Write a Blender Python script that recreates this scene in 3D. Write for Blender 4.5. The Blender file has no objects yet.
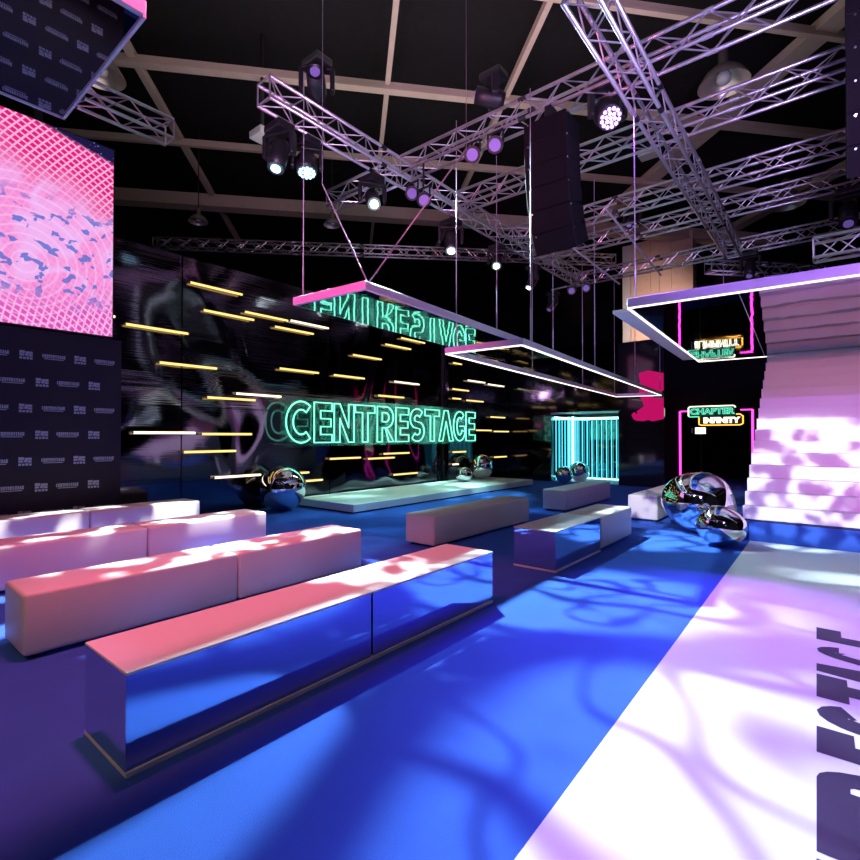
import bpy, bmesh, math, random
from mathutils import Vector, Matrix, noise
random.seed(7)
C = bpy.context.scene.collection
R = math.radians
V = Vector

# ------------------------------------------------------------------ materials
def newmat(name):
    m = bpy.data.materials.new(name); m.use_nodes = True
    nt = m.node_tree; nt.nodes.clear()
    return m, nt

class E:
    """tiny expression wrapper over math nodes"""
    def __init__(s, nt, sock): s.nt, s.k = nt, sock
    def _op(s, op, *a, clamp=False):
        n = s.nt.nodes.new('ShaderNodeMath'); n.operation = op; n.use_clamp = clamp
        for i, v in enumerate((s,) + a):
            if isinstance(v, E): s.nt.links.new(v.k, n.inputs[i])
            else: n.inputs[i].default_value = v
        return E(s.nt, n.outputs[0])
    def __add__(s, o): return s._op('ADD', o)
    def __sub__(s, o): return s._op('SUBTRACT', o)
    def __mul__(s, o): return s._op('MULTIPLY', o)
    def __truediv__(s, o): return s._op('DIVIDE', o)
    def sin(s): return s._op('SINE')
    def sqrt(s): return s._op('SQRT')
    def abs(s): return s._op('ABSOLUTE')
    def pow(s, p): return s._op('POWER', p)
    def max(s, o): return s._op('MAXIMUM', o)
    def min(s, o): return s._op('MINIMUM', o)
    def clamp(s): return s._op('ADD', 0.0, clamp=True)
    def step(s, a, b):
        n = s.nt.nodes.new('ShaderNodeMapRange'); n.interpolation_type = 'SMOOTHSTEP'
        s.nt.links.new(s.k, n.inputs[0]); n.inputs[1].default_value = a; n.inputs[2].default_value = b
        return E(s.nt, n.outputs[0])

def mixc(nt, f, a, b):
    n = nt.nodes.new('ShaderNodeMix'); n.data_type = 'RGBA'
    for i, v in ((0, f), (6, a), (7, b)):
        if isinstance(v, E): nt.links.new(v.k, n.inputs[i])
        elif hasattr(v, 'is_output'): nt.links.new(v, n.inputs[i])
        elif isinstance(v, (int, float)): n.inputs[i].default_value = v
        else: n.inputs[i].default_value = (*v, 1)
    return n.outputs[2]

def tex(nt, kind, scale, vec=None, **kw):
    n = nt.nodes.new(kind)
    for k, v in kw.items():
        if k in n.inputs.keys(): n.inputs[k].default_value = v
        else: setattr(n, k, v)
    n.inputs['Scale'].default_value = scale
    if vec is not None: nt.links.new(vec, n.inputs['Vector'])
    return n

def coords(nt, scale=(1, 1, 1), out='Object'):
    tc = nt.nodes.new('ShaderNodeTexCoord'); mp = nt.nodes.new('ShaderNodeMapping')
    mp.inputs['Scale'].default_value = scale
    nt.links.new(tc.outputs[out], mp.inputs['Vector'])
    return mp.outputs[0]

def pbr(name, col, metal=0., rough=.5, var=.06, vscale=6., bump=0., bscale=40., emit=None, es=0., spec=.5,
        coat=0., stretch=(1, 1, 1), alpha=None, trans=0.):
    m, nt = newmat(name)
    out = nt.nodes.new('ShaderNodeOutputMaterial'); p = nt.nodes.new('ShaderNodeBsdfPrincipled')
    nt.links.new(p.outputs[0], out.inputs[0])
    p.inputs['Metallic'].default_value = metal; p.inputs['Roughness'].default_value = rough
    p.inputs['Specular IOR Level'].default_value = spec; p.inputs['Coat Weight'].default_value = coat
    p.inputs['Transmission Weight'].default_value = trans
    v = coords(nt, stretch)
    nz = tex(nt, 'ShaderNodeTexNoise', vscale, v)
    c2 = tuple(max(0, min(1, x * (1 - var))) for x in col); c1 = tuple(max(0, min(1, x * (1 + var))) for x in col)
    nt.links.new(mixc(nt, E(nt, nz.outputs[0]), c2, c1), p.inputs['Base Color'])
    if bump:
        nb = tex(nt, 'ShaderNodeTexNoise', bscale, v)
        b = nt.nodes.new('ShaderNodeBump'); b.inputs['Strength'].default_value = bump
        b.inputs['Distance'].default_value = .02
        nt.links.new(nb.outputs[0], b.inputs['Height']); nt.links.new(b.outputs[0], p.inputs['Normal'])
    if emit:
        p.inputs['Emission Color'].default_value = (*emit, 1); p.inputs['Emission Strength'].default_value = es
    if alpha is not None: p.inputs['Alpha'].default_value = alpha
    return m

def glow(name, col, s):
    m, nt = newmat(name)
    out = nt.nodes.new('ShaderNodeOutputMaterial'); e = nt.nodes.new('ShaderNodeEmission')
    e.inputs[0].default_value = (*col, 1); e.inputs[1].default_value = s
    nt.links.new(e.outputs[0], out.inputs[0]); return m

M = {}
M['carpet'] = pbr('blue_carpet', (.045, .13, .56), rough=.95, var=.10, vscale=3, bump=.35, bscale=300, spec=.1)
M['runway'] = pbr('white_runway_vinyl', (.70, .69, .72), rough=.42, var=.02, bump=.02, bscale=60)
M['letter'] = pbr('dark_floor_lettering', (.008, .006, .035), rough=.5, var=.1)
M['white'] = pbr('white_laminate', (.80, .78, .80), rough=.35, var=.02)
M['vinyl'] = pbr('white_leatherette', (.70, .64, .62), rough=.45, var=.03, bump=.06, bscale=90)
M['satin'] = pbr('white_painted_platform', (.80, .80, .82), rough=.38, var=.02)
M['stairs'] = pbr('white_painted_stair', (.80, .78, .82), rough=.55, var=.02)
M['mirror'] = pbr('mirror_panel', (.80, .82, .88), metal=1, rough=.015, var=.01)
M['canopy_mirror'] = pbr('rippled_mirror_film', (.62, .65, .70), metal=1, rough=.03, var=.02, bump=.10, bscale=2.2)
M['portal_mirror'] = pbr('cyan_tinted_mirror', (.14, .22, .25), metal=1, rough=.03, var=.02, bump=.03, bscale=3)
M['chrome'] = pbr('chrome_balloon', (.90, .90, .93), metal=1, rough=.02, var=.01)
M['blackgloss'] = pbr('black_gloss_panel', (.012, .012, .016), rough=.06, var=.1, spec=.7, bump=.05, bscale=1.5)
M['black'] = pbr('black_drape', (.006, .005, .007), rough=.95, var=.3, bump=.2, bscale=20, stretch=(6, 6, .3), spec=.1)
M['void'] = pbr('black_ceiling_void', (.012, .011, .012), rough=.95, var=.3, spec=.1)
M['beam'] = pbr('beige_painted_beam', (.40, .31, .26), rough=.8, var=.08)
M['pillar'] = pbr('beige_pillar_cladding', (.50, .36, .30), rough=.7, var=.06)
M['alu'] = pbr('aluminium_truss', (.78, .76, .80), metal=.85, rough=.36, var=.06)
M['blackmetal'] = pbr('black_fixture_shell', (.012, .011, .014), rough=.45, var=.2)
M['speaker'] = pbr('black_speaker_shell', (.004, .003, .005), rough=.75, spec=.2, var=.2, bump=.2, bscale=80)
M['grille'] = pbr('speaker_grille', (.006, .004, .006), rough=.9, spec=.15, var=.2, bump=.5, bscale=220)
M['screw'] = pbr('bright_hardware', (.8, .8, .85), metal=1, rough=.3)
M['wire'] = pbr('steel_wire', (.45, .40, .48), metal=.6, rough=.4)
M['dome'] = pbr('spun_metal_dome', (.55, .48, .44), metal=.7, rough=.3)
M['print'] = pbr('printed_logo_white', (.52, .48, .66), rough=.6, var=.04)
M['backdrop'] = pbr('printed_backdrop_dark', (.022, .012, .034), rough=.75, var=.1)
M['acrylic'] = pbr('clear_acrylic_sheet', (.35, .9, .7), rough=.05, trans=0., alpha=.07)
M['lamp_grey'] = pbr('grey_floodlight', (.42, .42, .44), rough=.5)
M['pink_reflection'] = glow('painted_pink_reflection', (.95, .01, .22), .55)  # glow colour stands in for a mirrored pink figure
M['tube_y'] = glow('warm_tube_light', (1., .66, .20), 1.7)
M['tube_w'] = glow('cream_tube_light', (1., .82, .56), 2.2)
M['neon_g'] = glow('sea_green_neon', (.20, .95, .62), 2.1)
M['neon_t'] = glow('teal_neon', (.12, .75, .48), 1.7)
M['neon_o'] = glow('amber_neon', (1., .45, .05), 2.4)
M['neon_w'] = glow('white_neon', (1., .92, .72), 2.2)
M['neon_p'] = glow('pink_neon', (1., .05, .62), 3.0)
M['neon_c'] = glow('cyan_tube_light', (.10, .80, .95), 2.8)
M['neon_cw'] = glow('pale_cyan_bar_light', (.35, .95, 1.), 5.)
M['led'] = glow('white_led_line', (1., .90, .84), 2.2)
M['lens_w'] = glow('white_lamp_lens', (.75, .92, 1.), 14.)
M['lens_c'] = glow('cool_lamp_lens', (.35, .7, 1.), 5.)
M['lens_p'] = glow('violet_led_lens', (.55, .30, 1.), 5.)
M['lens_d'] = pbr('dim_violet_lens', (.22, .14, .40), rough=.2, emit=(.3, .2, .7), es=.25)
M['exit'] = glow('lit_white_sign', (1., .98, .85), 3.)
M['shellpurple'] = pbr('lamp_rim', (.03, .02, .05), rough=.3)

# warped black mirror wall: real surface waves through bump
def warped(name, base, amp, fine):
    m, nt = newmat(name)
    out = nt.nodes.new('ShaderNodeOutputMaterial'); p = nt.nodes.new('ShaderNodeBsdfPrincipled')
    nt.links.new(p.outputs[0], out.inputs[0])
    p.inputs['Metallic'].default_value = 1.; p.inputs['Roughness'].default_value = .07
    p.inputs['Base Color'].default_value = (*base, 1)
    v = coords(nt, (1, .55, .38))
    n1 = tex(nt, 'ShaderNodeTexNoise', .68, v, Detail=0.5, Distortion=1.2)
    v2 = coords(nt, (1, .25, 26))
    n2 = tex(nt, 'ShaderNodeTexNoise', 1.6, v2, Detail=1.)
    h = E(nt, n1.outputs[0]) * amp + E(nt, n2.outputs[0]) * fine
    b = nt.nodes.new('ShaderNodeBump'); b.inputs['Strength'].default_value = 1.; b.inputs['Distance'].default_value = 1.
    nt.links.new(h.k, b.inputs['Height']); nt.links.new(b.outputs[0], p.inputs['Normal'])
    return m
M['warp_upper'] = warped('rippled_black_mirror_upper', (.17, .155, .165), .20, .0009)
M['warp_lower'] = warped('rippled_black_mirror_lower', (.13, .12, .15), .22, .0004)
M['warp_far'] = warped('black_mirror_far', (.11, .11, .125), .035, .0002)

# LED screen artwork: crossing arcs, drifting blots, starry top edge
def led_mat():
    m, nt = newmat('led_screen_picture')
    out = nt.nodes.new('ShaderNodeOutputMaterial'); em = nt.nodes.new('ShaderNodeEmission')
    nt.links.new(em.outputs[0], out.inputs[0]); em.inputs[1].default_value = 1.0
    v = coords(nt)
    s = nt.nodes.new('ShaderNodeSeparateXYZ'); nt.links.new(v, s.inputs[0])
    y, z = E(nt, s.outputs[1]), E(nt, s.outputs[2])     # y 0..span, z 0..3.1 (local)
    def rings(cy, cz, k, w):
        a, b = y - cy, z - cz
        return ((a * a + b * b).sqrt() * k).sin().step(w, 1.)
    r1 = rings(-1.5, -6.5, 78, .30); r2 = rings(8.5, -1.0, 74, .30); r3 = rings(3.4, .9, 52, .55)
    nz = tex(nt, 'ShaderNodeTexNoise', 1.3, v, Detail=1.5, Distortion=.8)
    vb = coords(nt, (1., 1.3, 1.7)); nb = tex(nt, 'ShaderNodeTexNoise', 4.2, vb, Detail=2., Distortion=.3)
    n0 = E(nt, nz.outputs[0]) - .5
    top = (z + (y - 3.2) * .42 + n0 * .7).step(2.05, 2.75)      # deep pink upper edge
    low = (z - (y - 3.2) * .10 + n0 * .5).step(.75, .15)        # magenta lower edge
    base = mixc(nt, n0.abs().step(.0, .12), (.88, .46, .92), (.93, .28, .70))
    base = mixc(nt, low, base, (.75, .08, .52))
    base = mixc(nt, top, base, (.78, .01, .20))
    base = mixc(nt, r1.max(r2) * (top.max(low) * .62 + .30), base, (1., .50, .84))
    base = mixc(nt, r3 * .35 * (top * -1. + 1.), base, (1., .70, .96))
    blot = E(nt, nb.outputs[0]).step(.565, .60) * (z - 1.15).abs().step(.95, .5)
    base = mixc(nt, blot * .85, base, (.06, .16, .60))
    dark = (z + (y - 3.2) * .24).step(3.02, 3.10)
    st = tex(nt, 'ShaderNodeTexVoronoi', 22., v)
    stars = E(nt, st.outputs['Distance']).step(.22, .08)
    sky = mixc(nt, stars, (.012, .01, .06), (.4, .4, 1.))
    base = mixc(nt, dark, base, sky)
    nt.links.new(base, em.inputs[0])
    return m
M['led_screen'] = led_mat()

# ------------------------------------------------------------------ object helpers
ROOT = {}
def props(o, label=None, cat=None, group=None, kind=None):
    if label: o['label'] = label
    if cat: o['category'] = cat
    if group: o['group'] = group
    if kind: o['kind'] = kind
    return o

def thing(name, label, cat, loc=(0, 0, 0), rotz=0, group=None):
    o = bpy.data.objects.new(name, None); o.empty_display_size = .1
    C.objects.link(o); o.location = loc; o.rotation_euler = (0, 0, rotz)
    ROOT[o] = V(loc)
    return props(o, label, cat, group)

def obj(name, bm, mat, parent=None, world=True, smooth=False):
    """one mesh object; world=True: verts are world coordinates and are moved into the parent's frame"""
    if parent is not None and world:
        bmesh.ops.translate(bm, verts=bm.verts, vec=-ROOT[parent])
    me = bpy.data.meshes.new(name)
    bm.normal_update(); bm.to_mesh(me); bm.free()
    if smooth:
        for p in me.polygons: p.use_smooth = True
    me.materials.append(mat)
    o = bpy.data.objects.new(name, me); C.objects.link(o)
    if parent is not None:
        o.parent = parent; ROOT[o] = ROOT[parent]
    return o

def solo(name, bm, mat, label, cat, origin, group=None, smooth=False):
    bmesh.ops.translate(bm, verts=bm.verts, vec=-V(origin))
    o = obj(name, bm, mat, smooth=smooth); o.location = origin
    return props(o, label, cat, group)

def struct(name, bm, mat, parent=None, kids=False):
    o = obj(name, bm, mat, parent); ROOT[o] = V((0, 0, 0)) if parent is None else ROOT[parent]
    if parent is None: o['kind'] = 'structure'
    return o

def box(bm, x0, x1, y0, y1, z0, z1, bev=0., seg=2):
    r = bmesh.ops.create_cube(bm, size=1.)
    vs = r['verts']
    bmesh.ops.scale(bm, vec=(abs(x1 - x0), abs(y1 - y0), abs(z1 - z0)), verts=vs)
    bmesh.ops.translate(bm, vec=((x0 + x1) / 2, (y0 + y1) / 2, (z0 + z1) / 2), verts=vs)
    if bev:
        es = list({e for v in vs for e in v.link_edges})
        bmesh.ops.bevel(bm, geom=es, offset=bev, segments=seg, affect='EDGES', profile=.5)
    return bm

def B(*a, **k):
    return box(bmesh.new(), *a, **k)

def tube(bm, a, b, r, n=8, r2=None, cap=True):
    a, b = V(a), V(b); d = b - a
    q = d.to_track_quat('Z', 'Y').to_matrix().to_4x4()
    mt = Matrix.Translation((a + b) / 2) @ q
    bmesh.ops.create_cone(bm, cap_ends=cap, segments=n, radius1=r, radius2=r if r2 is None else r2, depth=d.length, matrix=mt)
    return bm

def tb(a, b, r, n=10, **k):
    return tube(bmesh.new(), a, b, r, n, **k)

def polyprism(bm, pts, z0, z1):
    """vertical prism from xy outline"""
    lo = [bm.verts.new((x, y, z0)) for x, y in pts]; hi = [bm.verts.new((x, y, z1)) for x, y in pts]
    bm.faces.new(lo[::-1]); bm.faces.new(hi)
    n = len(pts)
    for i in range(n): bm.faces.new((lo[i], lo[(i + 1) % n], hi[(i + 1) % n], hi[i]))
    return bm

def curve_bm(loops, mapf, r=None, fill=False, n=2, depth=0.):
    """loops of 2D points; neon tube (r) or filled plate (fill) ; mapf maps (u,v,w) to world"""
    cu = bpy.data.curves.new('c', 'CURVE')
    cu.dimensions = '2D' if fill else '3D'
    if fill: cu.fill_mode = 'BOTH'; cu.extrude = depth
    else: cu.bevel_depth = r; cu.bevel_resolution = n; cu.fill_mode = 'FULL'
    for L in loops:
        cyc = True
        if isinstance(L, tuple): L, cyc = L
        sp = cu.splines.new('POLY'); sp.points.add(len(L) - 1); sp.use_cyclic_u = cyc
        for p, (x, y) in zip(sp.points, L): p.co = (x, y, 0, 1)
    o = bpy.data.objects.new('c', cu); C.objects.link(o)
    bpy.context.view_layer.update()
    dg = bpy.context.evaluated_depsgraph_get()
    me = bpy.data.meshes.new_from_object(o.evaluated_get(dg), depsgraph=dg)
    bpy.data.objects.remove(o); bpy.data.curves.remove(cu)
    bm = bmesh.new(); bm.from_mesh(me); bpy.data.meshes.remove(me)
    for v in bm.verts: v.co = mapf(*v.co)
    return bm

def text_loops_bm(s, size, mapf, r=None, offset=0., spacing=1., depth=0.):
    cu = bpy.data.curves.new('t', 'FONT'); cu.body = s; cu.size = size; cu.offset = offset
    cu.space_character = spacing; cu.align_x = 'CENTER'; cu.align_y = 'CENTER'
    if r: cu.fill_mode = 'NONE'; cu.bevel_depth = r; cu.bevel_resolution = 1
    else: cu.extrude = depth
    cu.resolution_u = 3
    o = bpy.data.objects.new('t', cu); C.objects.link(o)
    bpy.context.view_layer.update()
    dg = bpy.context.evaluated_depsgraph_get()
    me = bpy.data.meshes.new_from_object(o.evaluated_get(dg), depsgraph=dg)
    bpy.data.objects.remove(o); bpy.data.curves.remove(cu)
    bm = bmesh.new(); bm.from_mesh(me); bpy.data.meshes.remove(me)
    for v in bm.verts: v.co = mapf(*v.co)
    return bm

# ------------------------------------------------------------------ letterforms (unit height)
def thick(path, t):
    out, inn = [], []
    n = len(path)
    for i, (x, y) in enumerate(path):
        a = path[max(0, i - 1)]; b = path[min(n - 1, i + 1)]
        dx, dy = b[0] - a[0], b[1] - a[1]; l = math.hypot(dx, dy) or 1
        nx, ny = -dy / l * t / 2, dx / l * t / 2
        out.append((x + nx, y + ny)); inn.append((x - nx, y - ny))
    return out + inn[::-1]
def arc(cx, cy, rx, ry, a0, a1, n=16):
    return [(cx + rx * math.cos(R(a0 + (a1 - a0) * i / n)), cy + ry * math.sin(R(a0 + (a1 - a0) * i / n))) for i in range(n + 1)]
def glyph(ch, w, t):
    h = t / 2
    if ch == 'E': return [[(0, 0), (w, 0), (w, t), (t, t), (t, .5 - h), (w * .93, .5 - h), (w * .93, .5 + h), (t, .5 + h), (t, 1 - t), (w, 1 - t), (w, 1), (0, 1)]]
    if ch == 'T': return [[(w / 2 - h, 0), (w / 2 + h, 0), (w / 2 + h, 1 - t), (w, 1 - t), (w, 1), (0, 1), (0, 1 - t), (w / 2 - h, 1 - t)]]
    if ch == 'N': return [[(0, 0), (t, 0), (t, .62), (w - t, 0), (w, 0), (w, 1), (w - t, 1), (w - t, .38), (t, 1), (0, 1)]]
    if ch == 'A': return [[(0, 0), (t, 0), (w / 2, .64), (w - t, 0), (w, 0), (w / 2 + h, 1), (w / 2 - h, 1)]]
    if ch == 'C': return [thick(arc(w * .56, .5, w * .56 - h, .5 - h, 52, 308, 24), t)]
    if ch == 'G':
        p = arc(w * .54, .5, w * .54 - h, .5 - h, 50, 345, 24); p += [(w - h, .52), (w * .56, .52)]
        return [thick(p[:-2], t) , [(w * .5, .36), (w, .36), (w, .54), (w * .5, .54)]]
    if ch == 'S':
        p = arc(w * .5, 1 - h - .21, w * .5 - h, .21, 40, 230, 12) + arc(w * .5, h + .215, w * .5 - h, .215, 50, -140, 12)
        return [thick(p, t)]
    if ch == 'R':
        bowl = arc(w * .55, .70, w * .42, .30, 90, -90, 12)
        inner = arc(w * .52, .70, w * .42 - t * .8, .30 - t * .85, 90, -90, 8)
        return [[(0, 0), (0, 1)] + bowl + [(w, 0), (w - t * 1.05, 0), (w * .48, .40), (t, .40), (t, 0)],
                [(t, .70 + .30 - t * .85)] + inner + [(t, .70 - .30 + t * .85)]]
    if ch == 'P': return []
WORD = 'CENTRESTAGE'

# ------------------------------------------------------------------ the setting
struct('floor', B(-16, 4.5, -3, 24, -.1, 0), M['carpet'])
o = struct('ceiling', B(-26, 6, -4, 30, 10.2, 10.3), M['void'])
struct('wall_back', B(-26, 6, 24, 24.2, 0, 10.2), M['black'])
struct('wall_left', B(-20.2, -20, -4, 24, 0, 10.2), M['black'])
struct('wall_right', B(6, 6.2, -4, 24, 0, 10.2), M['black'])
struct('wall_rear', B(-26, 6.2, -4.2, -4, 0, 10.2), M['black'])

# ceiling grid of the hall: turned 9 degrees from the lens axis
ua = (.668, .744); va = (-.744, .668)
def beam(n, axis, pos, lo, hi, wid, z0, z1):
    bm = bmesh.new()
    d, s = (V((*ua, 0)), V((*va, 0))) if axis == 'U' else (V((*va, 0)), V((*ua, 0)))
    pts = [s * (pos + sx * wid / 2) + d * q for sx, q in ((-1, lo), (1, lo), (1, hi), (-1, hi))]
    polyprism(bm, [(p.x, p.y) for p in pts], z0, z1)
    # a lower flange gives the beam its I-section
    pts = [s * (pos + sx * (wid / 2 + .02)) + d * q for sx, q in ((-1, lo), (1, lo), (1, hi), (-1, hi))]
    polyprism(bm, [(p.x, p.y) for p in pts], z0 - .06, z0 - .001)
    bmesh.ops.recalc_face_normals(bm, faces=bm.faces)
    struct('trim_%d' % n, bm, M['beam'])
k = 1
for pos, wid in ((17.5, .42), (14.2, .07), (11.25, .16), (8.4, .07), (5.4, .2)):
    beam(k, 'U', pos, -14, 16.5, wid, 9.3 if wid < .4 else 9.08, 9.42); k += 1
for pos, wid in ((-10, .1), (-4.5, .1), (.8, .07), (3.55, .07), (9.1, .42), (14.4, .36)):
    beam(k, 'V', pos, -2, 22, wid, 9.4, 9.55); k += 1

# ------------------------------------------------------------------ glossy feature wall
w1 = thing('mirror_wall', 'tall warped black mirror wall behind the green word sign', 'wall')
ys = [1.5, 4.26, 7.7, 12.0]
for a, b in zip(ys, ys[1:]):
    obj('mirror_sheet', B(-9.42, -9.3, a + .012, b - .012, 2.05, 4.8), M['warp_upper'], w1)
    obj('mirror_sheet', B(-9.42, -9.3, a + .012, b - .012, .0, 2.035), M['warp_lower'], w1)
obj('corner_post', B(-9.42, -9.26, 12.0, 12.05, 0, 4.8), M['blackmetal'], w1)
w2 = thing('mirror_wall', 'plain black mirror wall behind the small silver balloons', 'wall')
for a, b in ((12.06, 15.58),):
    obj('mirror_sheet', B(-9.24, -9.1, a, b, 0, 2.6), M['warp_far'], w2)
    obj('mirror_sheet', B(-9.24, -9.1, a, b, 2.61, 5.0), M['warp_far'], w2)
w3 = thing('portal_wall', 'glossy black partition wall around the glowing cyan portal', 'wall')
obj('panel', B(-9.1, -7.48, 15.6, 15.72, 0, 4.4), M['warp_far'], w3)
obj('lintel', B(-7.48, -5.26, 15.6, 15.72, 2.28, 4.4), M['warp_far'], w3)
obj('panel', B(-5.26, -3.95, 15.6, 15.72, 0, 4.35), M['blackgloss'], w3)
w5 = thing('doorway_wall', 'black partition wall with a wide opening below the chapter sign', 'wall')
obj('panel', B(-4.4, -3.92, 17.2, 17.32, 0, 4.4), M['black'], w5)
obj('panel', B(-1.9, 3.5, 17.2, 17.32, 0, 4.4), M['black'], w5)
obj('lintel', B(-3.92, -1.9, 17.2, 17.32, 2.29, 4.4), M['black'], w5)

# pink reflection painted as a glowing plate on the wall right of the portal
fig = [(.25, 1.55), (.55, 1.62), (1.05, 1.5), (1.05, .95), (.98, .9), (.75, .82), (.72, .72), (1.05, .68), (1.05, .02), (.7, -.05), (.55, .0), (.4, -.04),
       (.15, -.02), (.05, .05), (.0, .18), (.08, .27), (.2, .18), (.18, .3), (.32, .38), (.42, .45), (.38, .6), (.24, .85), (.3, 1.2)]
solo('painted_reflection', curve_bm([[(a * 1.0, b) for a, b in fig]], lambda u, v, w: V((-4.86 + u * .86, 15.588 + w, 1.98 + v * .90)), fill=True, depth=.01), M['pink_reflection'],
     'painted pink reflection of a figure on the black wall right of the portal', 'painted reflection', (-4.5, 15.58, 2.5))

# small yellow and white tubes on the wall
T = [(3.28,4.35,3.37,'y','yellow tube light highest up next to the big screen edge'),
(4.35,5.42,4.32,'y','topmost yellow tube light of the whole mirror wall'),
(4.60,5.68,3.86,'y','yellow tube light directly below the topmost one'),
(5.44,6.49,3.99,'y','yellow tube light touching the end of the high white tube'),
(6.13,7.17,3.81,'y','yellow tube light under the high white tube left of the pink canopy'),
(3.82,4.90,2.79,'y','yellow tube light alone in the middle of the left mirror sheet'),
(4.68,5.72,2.23,'y','yellow tube light just under the short white one by the letter C'),
(5.26,6.33,2.34,'w','cream white tube light ending at the corner of the neon sign'),
(6.52,7.60,4.01,'w','cream white tube light beneath the left corner of the pink canopy'),
(6.25,7.32,2.94,'y','yellow tube light above the letter C of the sign'),
(3.41,4.49,1.56,'w','long cream tube light low on the wall beside the logo backdrop'),
(4.58,5.64,1.54,'y','yellow tube light in line with and right of the low cream tube'),
(4.25,5.30,1.21,'y','yellow tube light crossing the purple reflection low on the wall'),
(4.83,5.85,0.71,'w','cream tube light running behind the big silver ball'),
(7.72,8.75,2.94,'y','yellow tube light above the letters E and N of the sign'),
(8.32,9.35,3.49,'y','yellow tube light halfway up the sheet below the pink canopy'),
(9.45,10.50,3.91,'y','yellow tube light close under the canopy edge, left of two'),
(10.06,11.11,4.17,'y','yellow tube light partly hidden by the canopy edge'),
(9.79,10.86,2.96,'w','short white tube light over the letters R and E of the sign'),
(9.19,10.22,2.55,'y','yellow tube light just above the letter R of the sign'),
(7.61,8.62,0.97,'y','yellow tube light below the letter N of the sign'),
(8.83,9.84,0.93,'y','yellow tube light below the letter R, lower of the overlapping two'),
(9.39,10.44,1.04,'y','yellow tube light below the letter S, upper of the overlapping two'),
(9.76,10.79,0.47,'y','lowest yellow tube light just above the white platform'),
(6.74,7.06,0.69,'y','very short yellow tube light right of the big silver ball, upper one'),
(6.94,7.44,0.50,'y','short yellow tube light right of the big silver ball, lower one'),
(2.72,3.12,4.17,'y','yellow tube light peeping out behind the screen, upper one'),
(2.72,3.15,3.46,'w','cream tube light peeping out behind the screen, lower one'),
(12.15,12.64,3.71,'y','yellow tube light at the top of the second mirror wall under the frame corner'),
(12.92,13.96,3.25,'w','white tube light on the second wall, left of the pair in line'),
(14.08,15.16,3.22,'w','white tube light on the second wall, right of the pair in line'),
(12.12,13.03,2.92,'y','yellow tube light on the second wall below the left white tube'),
(12.12,12.60,2.64,'y','yellow tube light above the letter G of the sign, left one'),
(12.84,13.86,2.62,'y','yellow tube light up and right of the last letter of the sign'),
(14.23,15.23,2.14,'y','bold yellow tube light alone near the inner corner of the second wall'),
(13.38,14.35,1.69,'y','yellow tube light beginning at the end of the neon sign'),
(14.44,15.48,1.66,'y','yellow tube light in line right of the one at the end of the sign'),
(14.46,15.33,0.79,'y','yellow tube light just right of the silver balloon on the platform'),
(12.12,12.87,1.02,'y','yellow tube light above the smallest silver balloon'),
(12.12,12.47,0.65,'w','cream tube light behind the smallest silver balloon'),
(13.78,14.75,4.04,'y','yellow tube light seen through the hanging frame, lower one'),
(14.29,15.33,4.23,'y','yellow tube light seen through the hanging frame, upper one')]
for y0, y1, z, kk, lab in T:
    X = -9.22 if y0 < 12 else -9.02
    t = thing('tube_light', lab, 'light', (X, (y0 + y1) / 2, z), 0, 'tube lights on the mirror walls')
    obj('tube', tb((X, y0 + .015, z), (X, y1 - .015, z), .021, 8), M['tube_y' if kk == 'y' else 'tube_w'], t)
    for ya, yb in ((y0, y0 + .02), (y1 - .02, y1)):
        obj('end_cap', tb((X, ya, z), (X, yb, z), .021, 8), M['blackmetal'], t)
        obj('bracket', tb((X - .01, (ya + yb) / 2, z), (X - .075, (ya + yb) / 2, z), .006, 6), M['blackmetal'], t)

# ------------------------------------------------------------------ the big neon word
sg = thing('neon_sign', 'large green outline neon sign reading CENTRESTAGE on clear acrylic', 'sign', (-8.92, 9.7, 1.3))
LY = [(6.2,6.88),(6.92,7.42),(7.48,8.08),(8.12,8.76),(8.85,9.44),(9.52,10.02),(10.08,10.66),(10.70,11.34),(11.32,12.0),(12.02,12.60),(12.66,13.16)]
for ch, (a, b) in zip(WORD, LY):
    hgt = .88; w = (b - a) / hgt
    tt = .20 if ch != 'N' else .19
    loops = glyph(ch, w, tt)
    if ch == 'G': # one closed outline for the neon
        p = arc(w * .54, .5, w * .54 - .1, .4, 50, 335, 24)
        o1 = thick(p, .2); loops = [o1]
        loops.append(([(w * .55, .50), (w, .50), (w, .30)], False))
    bm = curve_bm(loops, lambda u, v, ww, a=a, hgt=hgt: V((-8.88 + ww, a + u * hgt, 1.36 + v * hgt)), r=.019, n=1)
    obj('letter_tube', bm, M['neon_g'], sg)
bm = curve_bm([[(11.5, .36), (11.66, .06), (11.82, .36)]], lambda u, v, ww: V((-8.87 + ww, u + .0, 1.3 + v * .0 + .02 + v * .4)), r=.008, n=1)
bm.free()
obj('acrylic_panel', B(-8.935, -8.925, 6.1, 13.24, 1.28, 2.34), M['acrylic'], sg)
for y in (6.2, 8.5, 10.9, 13.1):
    for z in (1.33, 2.29):
        x1 = -9.3 if y < 12 else -9.1
        obj('standoff', tb((x1, y, z), (-8.915, y, z), .012, 8), M['screw'], sg)

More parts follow.
